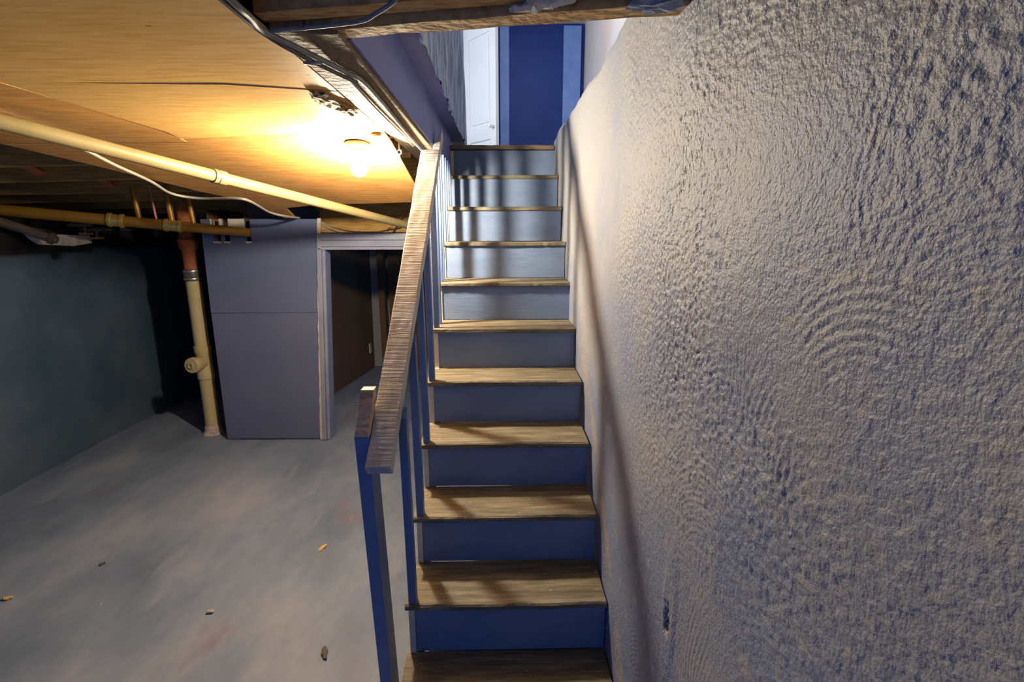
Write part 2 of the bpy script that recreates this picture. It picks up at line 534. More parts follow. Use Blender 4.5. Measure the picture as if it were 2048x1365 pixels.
    l.new(at.outputs['Fac'], m2.inputs['Factor'])
    l.new(mx.outputs['Result'], m2.inputs['A'])
    l.new(dk.outputs['Color'], m2.inputs['B'])
    l.new(m2.outputs['Result'], b.inputs['Base Color'])
    fine = noise(190, 3)
    bp = n.new('ShaderNodeBump')
    bp.inputs['Strength'].default_value = 0.5
    bp.inputs['Distance'].default_value = 0.006
    l.new(fine.outputs['Fac'], bp.inputs['Height'])
    l.new(bp.outputs[0], b.inputs['Normal'])
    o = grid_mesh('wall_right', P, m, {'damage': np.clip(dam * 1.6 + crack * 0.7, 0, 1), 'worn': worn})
    return struct(o, 'trowelled grey-blue plaster foundation wall')


wr_ = right_wall()
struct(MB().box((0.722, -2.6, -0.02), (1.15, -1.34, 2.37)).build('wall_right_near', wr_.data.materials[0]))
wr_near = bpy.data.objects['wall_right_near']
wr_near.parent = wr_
# ---- left foundation wall with a ragged paint line, near black above it
ys = np.linspace(-2.6, 5.6, 260)
zs = np.linspace(-0.02, 1.76, 80)
Yg, Zg = np.meshgrid(ys, zs, indexing='ij')
d = vnoise(Yg, Zg, 0.5, 0.5, 61) * 0.03 + vnoise(Yg, Zg, 0.13, 0.13, 62) * 0.008
line = 1.575 + vnoise(Yg, Yg * 0, 0.16, 1, 63) * 0.05 + vnoise(Yg, Yg * 0, 0.03, 1, 64) * 0.02 - 0.06 * np.clip(1 - np.abs(Yg - 2.85) / 0.08, 0, 1)
bare = np.clip((Zg - line) / 0.012, 0, 1)  # mask of the near-black band above the ragged line
d -= bare * 0.025 + bare * vnoise(Yg, Zg, 0.07, 0.06, 65) * 0.03
m = M['wall_l'].copy()
m.name = 'left_wall_with_dark_top'
n, l = m.node_tree.nodes, m.node_tree.links
b = n['Principled BSDF']
src = b.inputs['Base Color'].links[0].from_socket
at = n.new('ShaderNodeAttribute')
at.attribute_name = 'bare'
mx = n.new('ShaderNodeMix')
mx.data_type = 'RGBA'
l.new(at.outputs['Fac'], mx.inputs['Factor'])
l.new(src, mx.inputs['A'])
mx.inputs['B'].default_value = (0.012, 0.011, 0.010, 1)
l.new(mx.outputs['Result'], b.inputs['Base Color'])
struct(grid_mesh('wall_left', np.stack([-3.03 + d, Yg, Zg], -1), m, {'bare': bare}),
       'dark teal painted left wall turning near black above the paint line')
wl = MB().box((-4.3, -2.6, 1.735), (-3.02, 5.6, 1.752)).build('wall_top_ledge', 'black')
wl.parent = bpy.data.objects['wall_left']
MB().box((-4.3, -2.6, 1.74), (-4.25, 5.6, 2.27)).build('rim_board', 'black').parent = bpy.data.objects['wall_left']
struct(MB().box((-4.3, 5.5, -0.02), (1.2, 5.6, 2.3)).build('wall_back', 'dim_b'))


# ---- ceiling: floor deck, joists, bridging, plywood sheets
def zc(y):
    return 2.15 - 0.07 * max(0.0, y - 1.5)


ceil = sempty('ceiling', 'open joist basement ceiling partly sheathed in plywood')
MB().box((-4.3, -2.6, 2.27), (-0.005, 5.6, 2.30)).build('floor_deck', 'joist', ceil)
MB().box((-0.005, -2.6, 2.27), (1.15, 0.02, 2.30)).build('floor_deck', 'joist', ceil)
MB().box((-0.005, 2.60, 2.255), (1.15, 5.6, 2.298)).build('floor_deck', 'joist', ceil)
JY = [-2.2, -1.7, -1.2, -0.7, 1.43, 1.88, 2.33, 2.78, 3.21, 3.64, 4.07, 4.5, 4.93, 5.3]
for jy in JY:
    z0 = zc(jy) + 0.012
    x1 = -0.165 if jy < 2.55 else 1.1
    if jy < 0:
        x1 = 0.7
    dz = 0.10 if jy > 1.5 else 0.0
    j = MB().hexa([(-4.24, jy, z0 - dz), (x1, jy - 0.01, z0), (x1, jy + 0.038, z0), (-4.24, jy + 0.048, z0 - dz)],
                  [(-4.24, jy, 2.268), (x1, jy - 0.01, 2.268), (x1, jy + 0.038, 2.268), (-4.24, jy + 0.048, 2.268)])
    j.build('joist', 'joist', ceil, bevel=0.003)
for (x, y0, y1) in ((-2.62, 1.93, 2.33), (-2.52, 2.38, 2.78), (-2.45, 2.83, 3.21)):
    za, zb = zc(y1) - 0.015, 2.22
    MB().hexa([(x, y0, zb), (x + 0.06, y0, zb), (x + 0.06, y1, za), (x, y1, za)],
              [(x, y0, zb + 0.02), (x + 0.06, y0, zb + 0.02), (x + 0.06, y1, za + 0.02), (x, y1, za + 0.02)]).build('bridging', 'bridging', ceil)


def zp(y):
    """Underside of the plywood: level, then hanging down toward the partition."""
    return 2.15 - 0.21 * max(0.0, y - 1.30)


def sheet(outline, m, seed=0):
    """A plywood sheet from its plan outline; it follows the drooping underside."""
    r = random.Random(seed)
    ph = r.uniform(0, 6)
    bm = bmesh.new()
    bm.faces.new([bm.verts.new((x, y, 0)) for x, y in outline])
    for i in range(1, 40):
        for ax, lo_ in ((0, -2.2), (1, -2.5)):
            p = [0, 0, 0]
            p[ax] = lo_ + i * 0.15
            nrm = [0, 0, 0]
            nrm[ax] = 1
            bmesh.ops.bisect_plane(bm, geom=bm.verts[:] + bm.edges[:] + bm.faces[:], plane_co=p, plane_no=nrm)
    for v in bm.verts:
        v.co.z = zp(v.co.y) + 0.002 * math.sin(3 * v.co.x + 2 * v.co.y + ph)
    g = bmesh.ops.extrude_face_region(bm, geom=bm.faces[:])
    for v in [q for q in g['geom'] if isinstance(q, bmesh.types.BMVert)]:
        v.co.z += 0.008
    bm.verts.index_update()
    mb = MB().add([tuple(v.co) for v in bm.verts], [tuple(v.index for v in f.verts) for f in bm.faces])
    bm.free()
    return mb.build('plywood_sheet', m, ceil, smooth=True)


sheet([(-1.098, -2.5), (-0.162, -2.5), (-0.162, 0.60), (-0.46, 0.52), (-1.098, 0.50)], 'ply', 1)
sheet([(-1.098, 0.504), (-0.46, 0.524), (-0.162, 0.604), (-0.162, 1.25), (-1.098, 1.35)], 'ply', 2)
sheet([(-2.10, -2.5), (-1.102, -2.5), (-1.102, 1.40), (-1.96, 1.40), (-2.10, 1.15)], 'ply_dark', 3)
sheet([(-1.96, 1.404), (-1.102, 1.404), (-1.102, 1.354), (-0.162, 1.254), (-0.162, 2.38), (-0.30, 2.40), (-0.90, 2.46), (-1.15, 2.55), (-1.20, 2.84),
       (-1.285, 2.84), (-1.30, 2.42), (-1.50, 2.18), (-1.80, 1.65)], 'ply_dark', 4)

# ---- framing of the stair opening
trm = sempty('trim_1', 'rough timber framing round the stair opening')
o = MB().box((-0.157, 0.12, 2.15), (-0.083, 2.58, 2.27)).build('trimmer_joist', 'trimmer', trm, bevel=0.004)
o = MB().box((-0.078, 0.12, 2.146), (-0.008, 2.58, 2.27)).build('trimmer_joist', 'trimmer', trm, bevel=0.004)
o = MB().hexa([(-0.165, 0.142, 2.151), (0.735, 0.005, 2.170), (0.735, 0.068, 2.170), (-0.165, 0.188, 2.151)],
              [(-0.165, 0.142, 2.27), (0.735, 0.005, 2.27), (0.735, 0.068, 2.27), (-0.165, 0.188, 2.27)]).build('header_beam', 'beam', trm)
rough_mesh(o, 0.0022, 4, 2)
o = MB().hexa([(-0.165, 0.075, 2.168), (0.73, -0.062, 2.182), (0.73, -0.014, 2.182), (-0.165, 0.123, 2.168)],
              [(-0.165, 0.075, 2.27), (0.73, -0.062, 2.27), (0.73, -0.014, 2.27), (-0.165, 0.123, 2.27)]).build('header_board', 'beam', trm)
rough_mesh(o, 0.0015, 3, 3)
# painted face of the stair opening and its small soffit
fas = sempty('trim_2', 'blue painted boards lining the stair opening')
MB().box((-0.006, 0.19, 2.158), (0.002, 2.56, 2.36)).build('fascia_board', 'fascia', fas)
MB().box((-0.006, 0.19, 2.36), (0.082, 2.9, 2.372)).build('soffit_board', 'fascia', fas)

# ---- partition with hardboard panel, notched round the gas pipe
par = sempty('wall_partition', 'grey-blue hardboard partition in front of the pipes')
NT = 1.822


def notch(x0, x1):
    return [(x0, 2.94, NT), (x0, 2.94, 1.655), (x1, 2.94, 1.655), (x1, 2.94, NT)]


outl = [(-1.985, 2.94, 1.090), (-1.975, 2.94, NT)] + notch(-1.885, -1.835) + notch(-1.805, -1.765) + notch(-1.637, -1.598) + \
       [(-1.072, 2.94, NT), (-1.125, 2.94, 1.090)]
MB().prism(outl, (0, 0.012, 0)).build('panel', 'panel', par)
MB().prism([(-1.985, 2.942, 0.012), (-1.985, 2.942, 1.086), (-1.125, 2.942, 1.086), (-1.200, 2.942, 0.005)], (0, 0.012, 0)).build('panel', 'panel', par)
for (x0, x1) in ((-1.90, -1.889), (-1.832, -1.808), (-1.762, -1.640)):
    MB().box((x0, 2.932, 1.735), (x1, 2.9395, 1.825)).build('pipe_lit_strip', 'cream', par)  # pale colour paints in the light the gas pipe reflects onto the panel
for (x0, x1) in ((-1.893, -1.835), (-1.81, -1.765), (-1.645, -1.598)):
    MB().box((x0, 2.934, 1.640), (x1, 2.95, 1.654)).build('notch_edge', 'cream', par)
MB().box((-1.985, 2.955, 0.0), (-1.90, 3.05, 1.82)).build('stud', 'joist', par)
MB().box((-1.36, 2.955, 0.0), (-1.27, 3.05, 1.80)).build('stud', 'joist', par)
MB().box((-1.985, 3.05, 0.0), (-1.973, 4.6, 1.9)).build('return_board', 'dim', par)
o = MB().hexa([(-1.203, 2.928, 0.0), (-1.180, 2.928, 0.0), (-1.180, 2.94, 0.0), (-1.203, 2.94, 0.0)],
              [(-1.078, 2.928, 1.83), (-1.052, 2.928, 1.83), (-1.052, 2.94, 1.83), (-1.078, 2.94, 1.83)]).build('edge_strip', 'cream', par)
rough_mesh(o, 0.005, 5, 9)

# ---- doorway casing (leans with the old partition)
cas = sempty('trim_3', 'grey-blue painted doorway casing below the bulb')


def lean(x, z):
    return x + 0.052 * z


def casing_board(x0, x1, y0, y1, z0, z1, m='casing', name='casing_board'):
    return MB().hexa([(lean(x0, z0), y0, z0), (lean(x1, z0), y0, z0), (lean(x1, z0), y1, z0), (lean(x0, z0), y1, z0)],
                     [(lean(x0, z1), y0, z1), (lean(x1, z1), y0, z1), (lean(x1, z1), y1, z1), (lean(x0, z1), y1, z1)]).build(name, m, cas, bevel=0.003)


casing_board(-1.180, -1.145, 2.920, 2.945, 0.0, 1.60)
casing_board(-1.143, -1.118, 2.932, 3.06, 0.0, 1.60, name='jamb_board')
MB().box((-1.078, 2.918, 1.662), (0.10, 2.945, 1.715)).build('head_casing', 'casing', cas, bevel=0.003)
MB().box((-1.088, 2.926, 1.612), (0.10, 2.945, 1.660)).build('head_casing', 'casing', cas, bevel=0.003)
MB().box((-1.090, 2.920, 1.588), (0.10, 3.06, 1.610)).build('head_jamb', 'casing', cas, bevel=0.003)
casing_board(-0.30, -0.20, 2.920, 2.945, 0.0, 1.60)
struct(MB().box((-0.20, 2.95, 0.0), (0.72, 3.0, 1.72)).build('wall_under_stairs', 'dim'))
# room beyond the doorway
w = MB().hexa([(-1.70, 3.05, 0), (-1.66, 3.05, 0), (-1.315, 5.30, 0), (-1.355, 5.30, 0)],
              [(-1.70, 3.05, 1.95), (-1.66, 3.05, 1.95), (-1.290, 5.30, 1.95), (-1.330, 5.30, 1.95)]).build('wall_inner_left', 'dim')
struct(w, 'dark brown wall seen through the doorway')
struct(MB().box((-1.32, 5.30, 0), (-1.12, 5.36, 1.9)).build('wall_inner_end', 'dim_b'))
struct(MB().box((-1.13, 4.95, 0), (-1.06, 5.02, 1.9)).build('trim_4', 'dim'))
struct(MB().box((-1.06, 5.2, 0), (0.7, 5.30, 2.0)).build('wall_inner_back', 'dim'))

# ---- upstairs
upf = MB().box((-2.4, 2.60, 2.299), (2.4, 7.3, 2.304)).build('floor_upper', 'nosing')
struct(upf)
# streaky plaster wall left of the stairwell, over the opening
ys = np.linspace(0.2, 2.95, 150)
zs = np.linspace(2.365, 4.7, 90)
Yg, Zg = np.meshgrid(ys, zs, indexing='ij')
d = vnoise(Yg, Zg, 0.16, 0.5, 71) * 0.03 + vnoise(Yg, Zg, 0.05, 0.25, 72) * 0.012
Zr = Zg - (Zg < 2.40) * (vnoise(Yg, Yg * 0, 0.06, 1, 73) + 0.5) * 0.03
struct(grid_mesh('wall_upper_left', np.stack([0.085 + d, Yg, Zr], -1), M['upleft']), 'streaky blue plaster wall over the stair opening')
struct(MB().box((-0.04, 0.15, 2.375), (0.066, 2.95, 4.7)).build('wall_upper_core', 'jamb'))
bpy.data.objects['wall_upper_core'].parent = bpy.data.objects['wall_upper_left']
struct(MB().box((1.62, 0.0, 2.30), (1.7, 7.3, 4.75)).build('wall_upper_right', 'beige'), 'pale beige upstairs wall above the plaster wall')
bk = MB().box((-2.4, 7.2, 2.30), (2.4, 7.3, 4.75)).build('wall_upper_back', 'deepblue')
struct(bk)
struct(MB().box((-2.4, -0.02, 4.75), (2.4, 7.3, 4.8)).build('ceiling_upper', 'whitedoor'))
struct(MB().box((-2.4, 2.95, 2.30), (-2.3, 7.3, 4.75)).build('wall_upper_far_left', 'beige'))
struct(MB().box((-0.3, 0.02, 2.35), (1.7, 0.12, 4.75)).build('wall_upper_stair_front', 'beige'))
struct(MB().box((-2.4, 2.85, 2.30), (-0.04, 2.95, 4.75)).build('wall_upper_kitchen', 'beige'))

# upstairs: blue door with casing, white panelled door standing ajar
dr = sempty('door_2', 'closed deep blue upstairs door')
MB().box((0.484, 7.17, 2.31), (1.297, 7.198, 4.40)).build('door_leaf', 'deepblue', dr)
jb = sempty('trim_5', 'lighter blue casing of the upstairs blue door')
MB().box((0.347, 7.12, 2.31), (0.484, 7.198, 4.70)).build('casing_board', 'jamb', jb, bevel=0.004)
MB().box((1.297, 7.12, 2.31), (1.56, 7.198, 4.70)).build('casing_board', 'jamb', jb, bevel=0.004)

wd = sempty('door_1', 'white panelled upstairs door standing ajar')
hx, hy, ex, ey = -0.18, 7.12, 0.297, 6.50
L = math.hypot(ex - hx, ey - hy)
ux, uy = (ex - hx) / L, (ey - hy) / L
nxn, nyn = uy, -ux        # faces the viewer and the window


def dpt(s, z, off=0.0):
    return (hx + ux * s + nxn * off, hy + uy * s + nyn * off, z)


def dbox(s0, s1, z0, z1, o0, o1, name, m, parent, bevel=0.0):
    return MB().hexa([dpt(s0, z0, o0), dpt(s1, z0, o0), dpt(s1, z0, o1), dpt(s0, z0, o1)],
                     [dpt(s0, z1, o0), dpt(s1, z1, o0), dpt(s1, z1, o1), dpt(s0, z1, o1)]).build(name, m, parent, bevel=bevel)


dbox(0, L, 2.315, 4.62, -0.035, 0.0, 'door_leaf', 'whitedoor', wd)
for (s0, s1, z0, z1) in ((0, 0.13, 2.32, 4.62), (L - 0.13, L, 2.32, 4.62), (0.13, L - 0.13, 4.44, 4.62), (0.13, L - 0.13, 3.03, 3.24),
                         (0.13, L - 0.13, 2.32, 2.56)):
    dbox(s0, s1, z0, z1, 0.0, 0.018, 'rail_board', 'whitedoor', wd, bevel=0.006)
for (z0, z1) in ((3.27, 4.41), (2.59, 3.0)):
    dbox(0.17, L - 0.17, z0, z1, 0.0, 0.010, 'raised_panel', 'whitedoor', wd, bevel=0.008)
kb = dpt(L - 0.06, 3.19, 0.018)
MB().lathe([(0.025, 0), (0.025, 0.006), (0.011, 0.012), (0.011, 0.035), (0.024, 0.045), (0.028, 0.058), (0.022, 0.072), (0.004, 0.078)],
           kb, (nxn, nyn, 0)).build('door_knob', 'whitedoor', wd, smooth=True)

# ================================================================== STAIRCASE
RISE, RUN = 0.2084, 0.231
st = thing('staircase', 'steep wooden stairs with worn brown treads and blue-grey risers against the plaster wall', 'staircase', (0.36, 0.2, 0.0))
for k in range(1, 11):
    y0, z1 = k * RUN, k * RISE
    sk = 1.0 if k < 10 else 1.0
    mb = MB()
    xs = [0.0 + 0.7 * i / 28 for i in range(29)]
    r = random.Random(k)
    fr = [y0 + 0.002 * math.sin(9 * x + k) + r.uniform(-0.0022, 0.0022) - (0.0) for x in xs]
    x_end = 0.716
    th = 0.024
    vs, fs = [], []
    for i, x in enumerate(xs):
        xx = x * x_end / 0.7 - (0.010 if i == 0 else 0)
        zt = z1 + 0.0012 * math.sin(7 * x + k)
        e = r.uniform(-0.0015, 0.0015)
        vs += [(xx, fr[i] + 0.004, z1 - th), (xx, fr[i], z1 - th + 0.005), (xx, fr[i] + e, z1 - 0.006), (xx, fr[i] + 0.006, zt),
               (xx, y0 + RUN + 0.016, zt), (xx, y0 + RUN + 0.016, z1 - th)]
    for i in range(28):
        for q in range(6):
            fs.append((i * 6 + q, i * 6 + (q + 1) % 6, (i + 1) * 6 + (q + 1) % 6, (i + 1) * 6 + q))
    fs += [tuple(range(6)), tuple(range(28 * 6, 29 * 6))]
    t = mb.add(vs, fs).build('tread', 'tread', st)
    if k == 3:
        t['label'] = 'tread with a chipped front left corner'
for k in range(0, 11):
    y0 = (k + 1) * RUN + 0.018
    zb, zt = max(k * RISE, 0) - 0.0, (k + 1) * RISE - 0.0235
    if k == 10:
        zt = 2.272
    o = MB().box((0.022, y0, zb + 0.001), (0.716, y0 + 0.02, zt)).build('riser', 'riser', st, bevel=0.002)
# landing edge
o = MB().box((0.004, 11 * RUN - 0.012, 2.276), (0.716, 11 * RUN + 0.075, 2.303)).build('landing_nosing', 'nosing', st, bevel=0.006)
rough_mesh(o, 0.002, 4, 5)
# sawtooth stringer on the open side
pts = [(0.001, 0.26, 0.0)]
for k in range(0, 11):
    yk = (k + 1) * RUN + 0.012
    pts += [(0.001, yk, k * RISE if k else 0.0), (0.001, yk, (k + 1) * RISE - 0.025)]
pts[0] = (0.001, 0.242, 0.0)
pts = pts[1:]
pts += [(0.001, 11 * RUN + 0.05, 11 * RISE - 0.025), (0.001, 11 * RUN + 0.05, 1.95), (0.001, 0.60, 0.0)]
mb = MB()
mb.prism(pts, (0.021, 0, 0))
sg = mb.build('stringer', 'stringer', st)

# ================================================================== RAILING
rl = thing('stair_railing', 'open railing with a weathered top rail and square blue-grey balusters beside the steps', 'railing', (-0.06, 0.36, 0.0))


def rail_z(y):
    return 1.035 + 0.872 * (y - 0.297)


# newel: leaning, with a sloping raw cut and a small flat top
lo = [(-0.079, 0.36, 0.0), (-0.041, 0.36, 0.0), (-0.041, 0.46, 0.0), (-0.079, 0.46, 0.0)]
hi = [(-0.113, 0.36, 1.106), (-0.070, 0.36, 1.106), (-0.070, 0.455, 1.106), (-0.113, 0.455, 1.106)]
nw = MB().hexa(lo, hi).build('newel_post', 'paint', rl, bevel=0.002)
a, b_ = 1.106, 1.238
nc = MB().hexa([(-0.113, 0.36, a), (-0.070, 0.36, a), (-0.070, 0.455, a), (-0.113, 0.455, a)],
               [(-0.100, 0.418, b_), (-0.060, 0.418, b_), (-0.060, 0.455, b_), (-0.100, 0.455, b_)]).build('post_top_cut', 'rawend', rl, bevel=0.002)
rough_mesh(nc, 0.0015, 3, 4)
MB().box((-0.100, 0.418, 1.238), (-0.060, 0.455, 1.2405)).build('post_cap_end', 'cream', rl)
# hand rail
n_ = Vector((0, -0.657, 0.754))
T = 0.046


def rail_bar(x0, x1, y0, xs0, xs1, y1, top_off=0.0):
    q = [Vector((x0, y0, rail_z(y0))), Vector((x1, y0, rail_z(y0))), Vector((xs1, y1, rail_z(y1))), Vector((xs0, y1, rail_z(y1)))]
    return [p - n_ * T for p in q], q


lo, hi = rail_bar(-0.069, 0.008, 0.297, -0.050, 0.042, 1.545)
hr = MB().hexa(lo, hi).build('handrail', 'rail', rl, bevel=0.003)
rough_mesh(hr, 0.0012, 5, 6)
lo, hi = rail_bar(0.006, 0.042, 1.545, 0.006, 0.046, 1.66)
hi[3] = Vector((0.006, 1.56, rail_z(1.56)))
hi[2] = hi[2] + Vector((0, 0, 0.02))
MB().hexa(lo, hi).build('handrail_end', 'rail', rl, bevel=0.002)
# balusters: one on each tread
for k, yb in ((2, 0.472), (3, 0.703), (4, 0.934), (5, 1.165), (6, 1.396), (6, 1.505), (7, 1.627), (7, 1.72), (8, 1.858), (8, 1.965), (9, 2.095), (9, 2.205)):
    z0 = k * RISE + 0.001
    w_ = 0.031 if k < 4 else 0.029
    if k > 5:
        w_ = 0.029
    z_top = rail_z(yb) - 0.063
    xo = -0.004 if k < 6 else 0.0
    sl = 0.028
    x0_ = 0.003
    dp = 0.033 if k < 6 else 0.028
    if yb > 1.58:
        z_top, sl = 2.144, 0.0
        x0_ = 0.004
    mb = MB().hexa([(x0_, yb, z0), (w_, yb, z0), (w_, yb + dp, z0), (x0_, yb + dp, z0)],
                   [(x0_ + xo, yb, z_top), (w_ + xo, yb, z_top), (w_ + xo, yb + dp, z_top + sl), (xo + x0_, yb + dp, z_top + sl)])
    mb.build('baluster', 'paint', rl, bevel=0.0015)

# ================================================================== CEILING LAMP
lp = thing('ceiling_bulb', 'bare glowing light bulb in a round holder on the plywood ceiling', 'light bulb', (-0.322, 1.40, 2.132))
MB().lathe([(0.056, 0.0), (0.058, -0.012), (0.050, -0.022), (0.030, -0.026), (0.028, -0.048), (0.026, -0.05)], (-0.322, 1.40, 2.132)).build('lamp_holder', 'fixture', lp, smooth=True)
MB().lathe([(0.013, -0.05), (0.013, -0.064)], (-0.322, 1.40, 2.132), seg=16).build('bulb_cap', 'steel', lp, smooth=True)
mbulb = bpy.data.materials.new('bulb_glow')
mbulb.use_nodes = True
nb = mbulb.node_tree.nodes['Principled BSDF']
nb.inputs['Base Color'].default_value = (1, 1, 1, 1)
nb.inputs['Emission Color'].default_value = (*BULB_COLOR, 1)
nb.inputs['Emission Strength'].default_value = BULB_STRENGTH
prof = [(0.013, -0.060), (0.018, -0.066)]
for i in range(11):
    a = math.radians(-62 + i * 15.2)
    prof.append((0.038 * math.cos(a), -0.116 - 0.038 * math.sin(a)))
MB().lathe(prof, (-0.322, 1.40, 2.132), seg=20).build('glass_bulb', mbulb, lp, smooth=True)

# white junk beside the holder, torn plywood, plaster lumps
o = MB().lump((-0.212, 1.285, 2.140), (0.022, 0.03, 0.008), 2, 0.35, 1).lump((-0.196, 1.36, 2.140), (0.028, 0.02, 0.007), 2, 0.35, 2).build('plaster_crumb', 'ceramic')
tag(o, 'small white plaster crumb stuck to the ceiling beside the bulb holder', 'plaster')
o = MB().lump((-0.222, 0.70, 2.146), (0.035, 0.10, 0.012), 3, 0.35, 3).lump((-0.195, 0.80, 2.146), (0.028, 0.08, 0.014), 3, 0.35, 4).build('torn_wood', 'torn')
tag(o, 'torn splintered patch of plywood at the timber edge', 'wood patch')
o = MB().lump((0.42, 0.030, 2.174), (0.035, 0.02, 0.016), 2, 0.3, 5).lump((0.455, 0.022, 2.182), (0.04, 0.02, 0.018), 2, 0.3, 6).lump((0.395, 0.04, 2.168), (0.035, 0.012, 0.007), 2, 0.3, 7).build('plaster_lump', 'plaster')
tag(o, 'broken white plaster lump on top of the timber header', 'plaster')
o = MB().lump((0.655, 0.030, 2.172), (0.055, 0.034, 0.010), 3, 0.3, 8).lump((0.69, -0.01, 2.19), (0.05, 0.03, 0.018), 3, 0.3, 9).build('paint_daub', 'bluelump')
tag(o, 'blue-grey paint and mortar daub where the header meets the plaster wall', 'mortar')

# hook eye and little catches under the trimmer
hk = MB()
ring = [(-0.150 + 0.011 * math.cos(a), 1.50, 2.105 + 0.011 * math.sin(a)) for a in [2 * math.pi * i / 20 for i in range(21)]]
hk.tube([(-0.150, 1.50, 2.150), (-0.150, 1.50, 2.116)], 0.0028, 8).tube(ring, 0.0032, 8, caps=False)
hk.tube([(-0.150, 1.50, 2.094), (-0.149, 1.497, 2.080), (-0.148, 1.495, 2.062)], 0.0046, 8)
tag(hk.build('screw_eye', 'steel', smooth=True), 'steel screw eye with a hanging link under the timber left of the railing top', 'screw eye')


def cable(name, pts, r, m, label, cat='cable', smooth=6, seg=8, parent=None, group=None):
    o = MB().tube(pts, r, seg, smooth).build(name, m, parent, smooth=True)
    if parent is None:
        tag(o, label, cat, group)
    return o


cable('cable', [(-0.142, -0.35, 2.160), (-0.140, -0.08, 2.135), (-0.143, 0.0, 2.135), (-0.150, 0.075, 2.136), (-0.118, 0.187, 2.138),
                (-0.066, 0.356, 2.139), (-0.044, 0.43, 2.139), (-0.043, 0.644, 2.139), (-0.052, 1.039, 2.139), (-0.062, 1.50, 2.139), (-0.066, 1.9, 2.139)],
      0.0068, 'cable_grey', 'thick grey cable stapled along the timber edge of the stair opening')
cable('cable', [(-0.165, -0.35, 2.142), (-0.160, -0.02, 2.137), (-0.157, 0.08, 2.136), (-0.132, 0.18, 2.131), (-0.078, 0.352, 2.129), (-0.052, 0.418, 2.129)],
      0.0055, 'cable_dark', 'thin dark cable beside the thick grey one at the plywood edge')
cable('cable', [(-0.150, 0.095, 2.140), (-0.125, 0.085, 2.140), (-0.052, 0.071, 2.141), (0.056, 0.050, 2.145), (0.100, 0.012, 2.146),
                (0.134, -0.022, 2.148), (0.150, -0.045, 2.152), (0.144, -0.085, 2.165)],
      0.0045, 'cable_grey', 'thin grey cable bending up across the timber header')
cable('cable', [(-0.080, 0.45, 2.142), (-0.086, 0.8, 2.141), (-0.085, 1.2, 2.141), (-0.090, 1.56, 2.141)], 0.0035, 'cable_dark',
      'thin dark wire in the groove between the two timbers')
rg = [(-0.116 + 0.019 * math.cos(a), 0.262 + 0.019 * math.sin(a), 2.130 + 0.004 * math.sin(a)) for a in [2 * math.pi * i / 24 for i in range(25)]]
o = MB().tube(rg, 0.0035, 8, caps=False).build('wire_ring', 'cable_grey', smooth=True)
tag(o, 'small grey wire ring hanging from the timber by the cable', 'ring')

# ================================================================== PIPES
A, B = Vector((-1.314, 0.720, 2.085)), Vector((-0.375, 2.75, 1.779))
dv = (B - A).normalized()
p0 = A - dv * 0.08
p00 = p0 - Vector((dv.x, dv.y, 0)) * 2.0
p1 = A + dv * 2.50
cp = thing('drain_pipe', 'long cream pipe slung under the plywood ceiling', 'pipe', tuple(p0))
MB().tube([p00, p0, p1], 0.0275, 20).build('pipe_run', 'conduit', cp, smooth=True)
c = A + dv * ((Vector((0, 0, 0)) + (B - A)).length * 0.33)
MB().lathe([(0.0280, 0), (0.0335, 0.003), (0.0335, 0.066), (0.0280, 0.069)], c, dv, 22).build('coupling', 'conduit', cp, smooth=True)
MB().lathe([(0.0342, 0.022), (0.0345, 0.025), (0.0342, 0.028)], c, dv, 22).build('coupling_ring', 'rubber', cp, smooth=True)
for s_ in (-0.9,):
    q = p0 + dv * s_
    q.z = p0.z
    MB().tube([(q.x - 0.03, q.y, zp(q.y)), (q.x - 0.03, q.y, q.z), (q.x, q.y, q.z - 0.03), (q.x + 0.03, q.y, q.z), (q.x + 0.03, q.y, zp(q.y))], 0.003, 6).build('pipe_hanger', 'steel', cp)

cable('cable', [(-1.38, -0.6, 2.138), (-1.40, 0.50, 2.138), (-1.45, 0.86, 2.134), (-1.526, 1.166, 2.122), (-1.54, 1.342, 2.095), (-1.557, 1.55, 2.05), (-1.576, 1.82, 2.0),
                (-1.655, 2.12, 1.955), (-1.522, 2.179, 1.930), (-1.227, 2.02, 1.92), (-1.159, 2.057, 1.905), (-1.216, 2.44, 1.855), (-1.182, 2.604, 1.835),
                (-1.22, 2.95, 1.832)], 0.0075, 'cable_white',
      'white cable sagging from the cream pipe toward the partition top')

G0, G1 = Vector((-3.04, 2.474, 1.874)), Vector((-1.585, 2.900, 1.720))
gd = (G1 - G0).normalized()
gp = thing('gas_pipe', 'ochre iron gas pipe running along the left wall to the partition', 'pipe', tuple(G0))
MB().tube([G0 - gd * 1.2, G0 + gd * 0.92, G1], [0.040, 0.038, 0.033], 18).build('pipe_run', 'gas', gp, smooth=True)


def gfit(t, r_, l_, name='pipe_fitting'):
    c = G0 + (G1 - G0) * t
    MB().lathe([(r_ * 0.9, -l_), (r_ * 1.12, -l_ * 0.9), (r_ * 1.12, -l_ * 0.55), (r_ * 0.98, -l_ * 0.45), (r_ * 0.98, l_ * 0.45), (r_ * 1.12, l_ * 0.55), (r_ * 1.12, l_ * 0.9),
                (r_ * 0.9, l_)], c, gd, 20).build(name, 'brass', gp, smooth=True)
    return c


c1 = gfit(0.435, 0.045, 0.05)
c2 = gfit(0.665, 0.042, 0.06)
for (t, r_, zt, m_) in ((0.53, 0.017, 2.05, 'gas'), (0.60, 0.008, 2.05, 'copper'), (0.665, 0.020, 2.05, 'gas'), (0.755, 0.017, 2.02, 'gas')):
    c = G0 + (G1 - G0) * t
    MB().tube([c + Vector((0, 0, 0.01)), Vector((c.x - 0.02, c.y, zt))], r_, 12).build('riser_pipe', m_, gp, smooth=True)

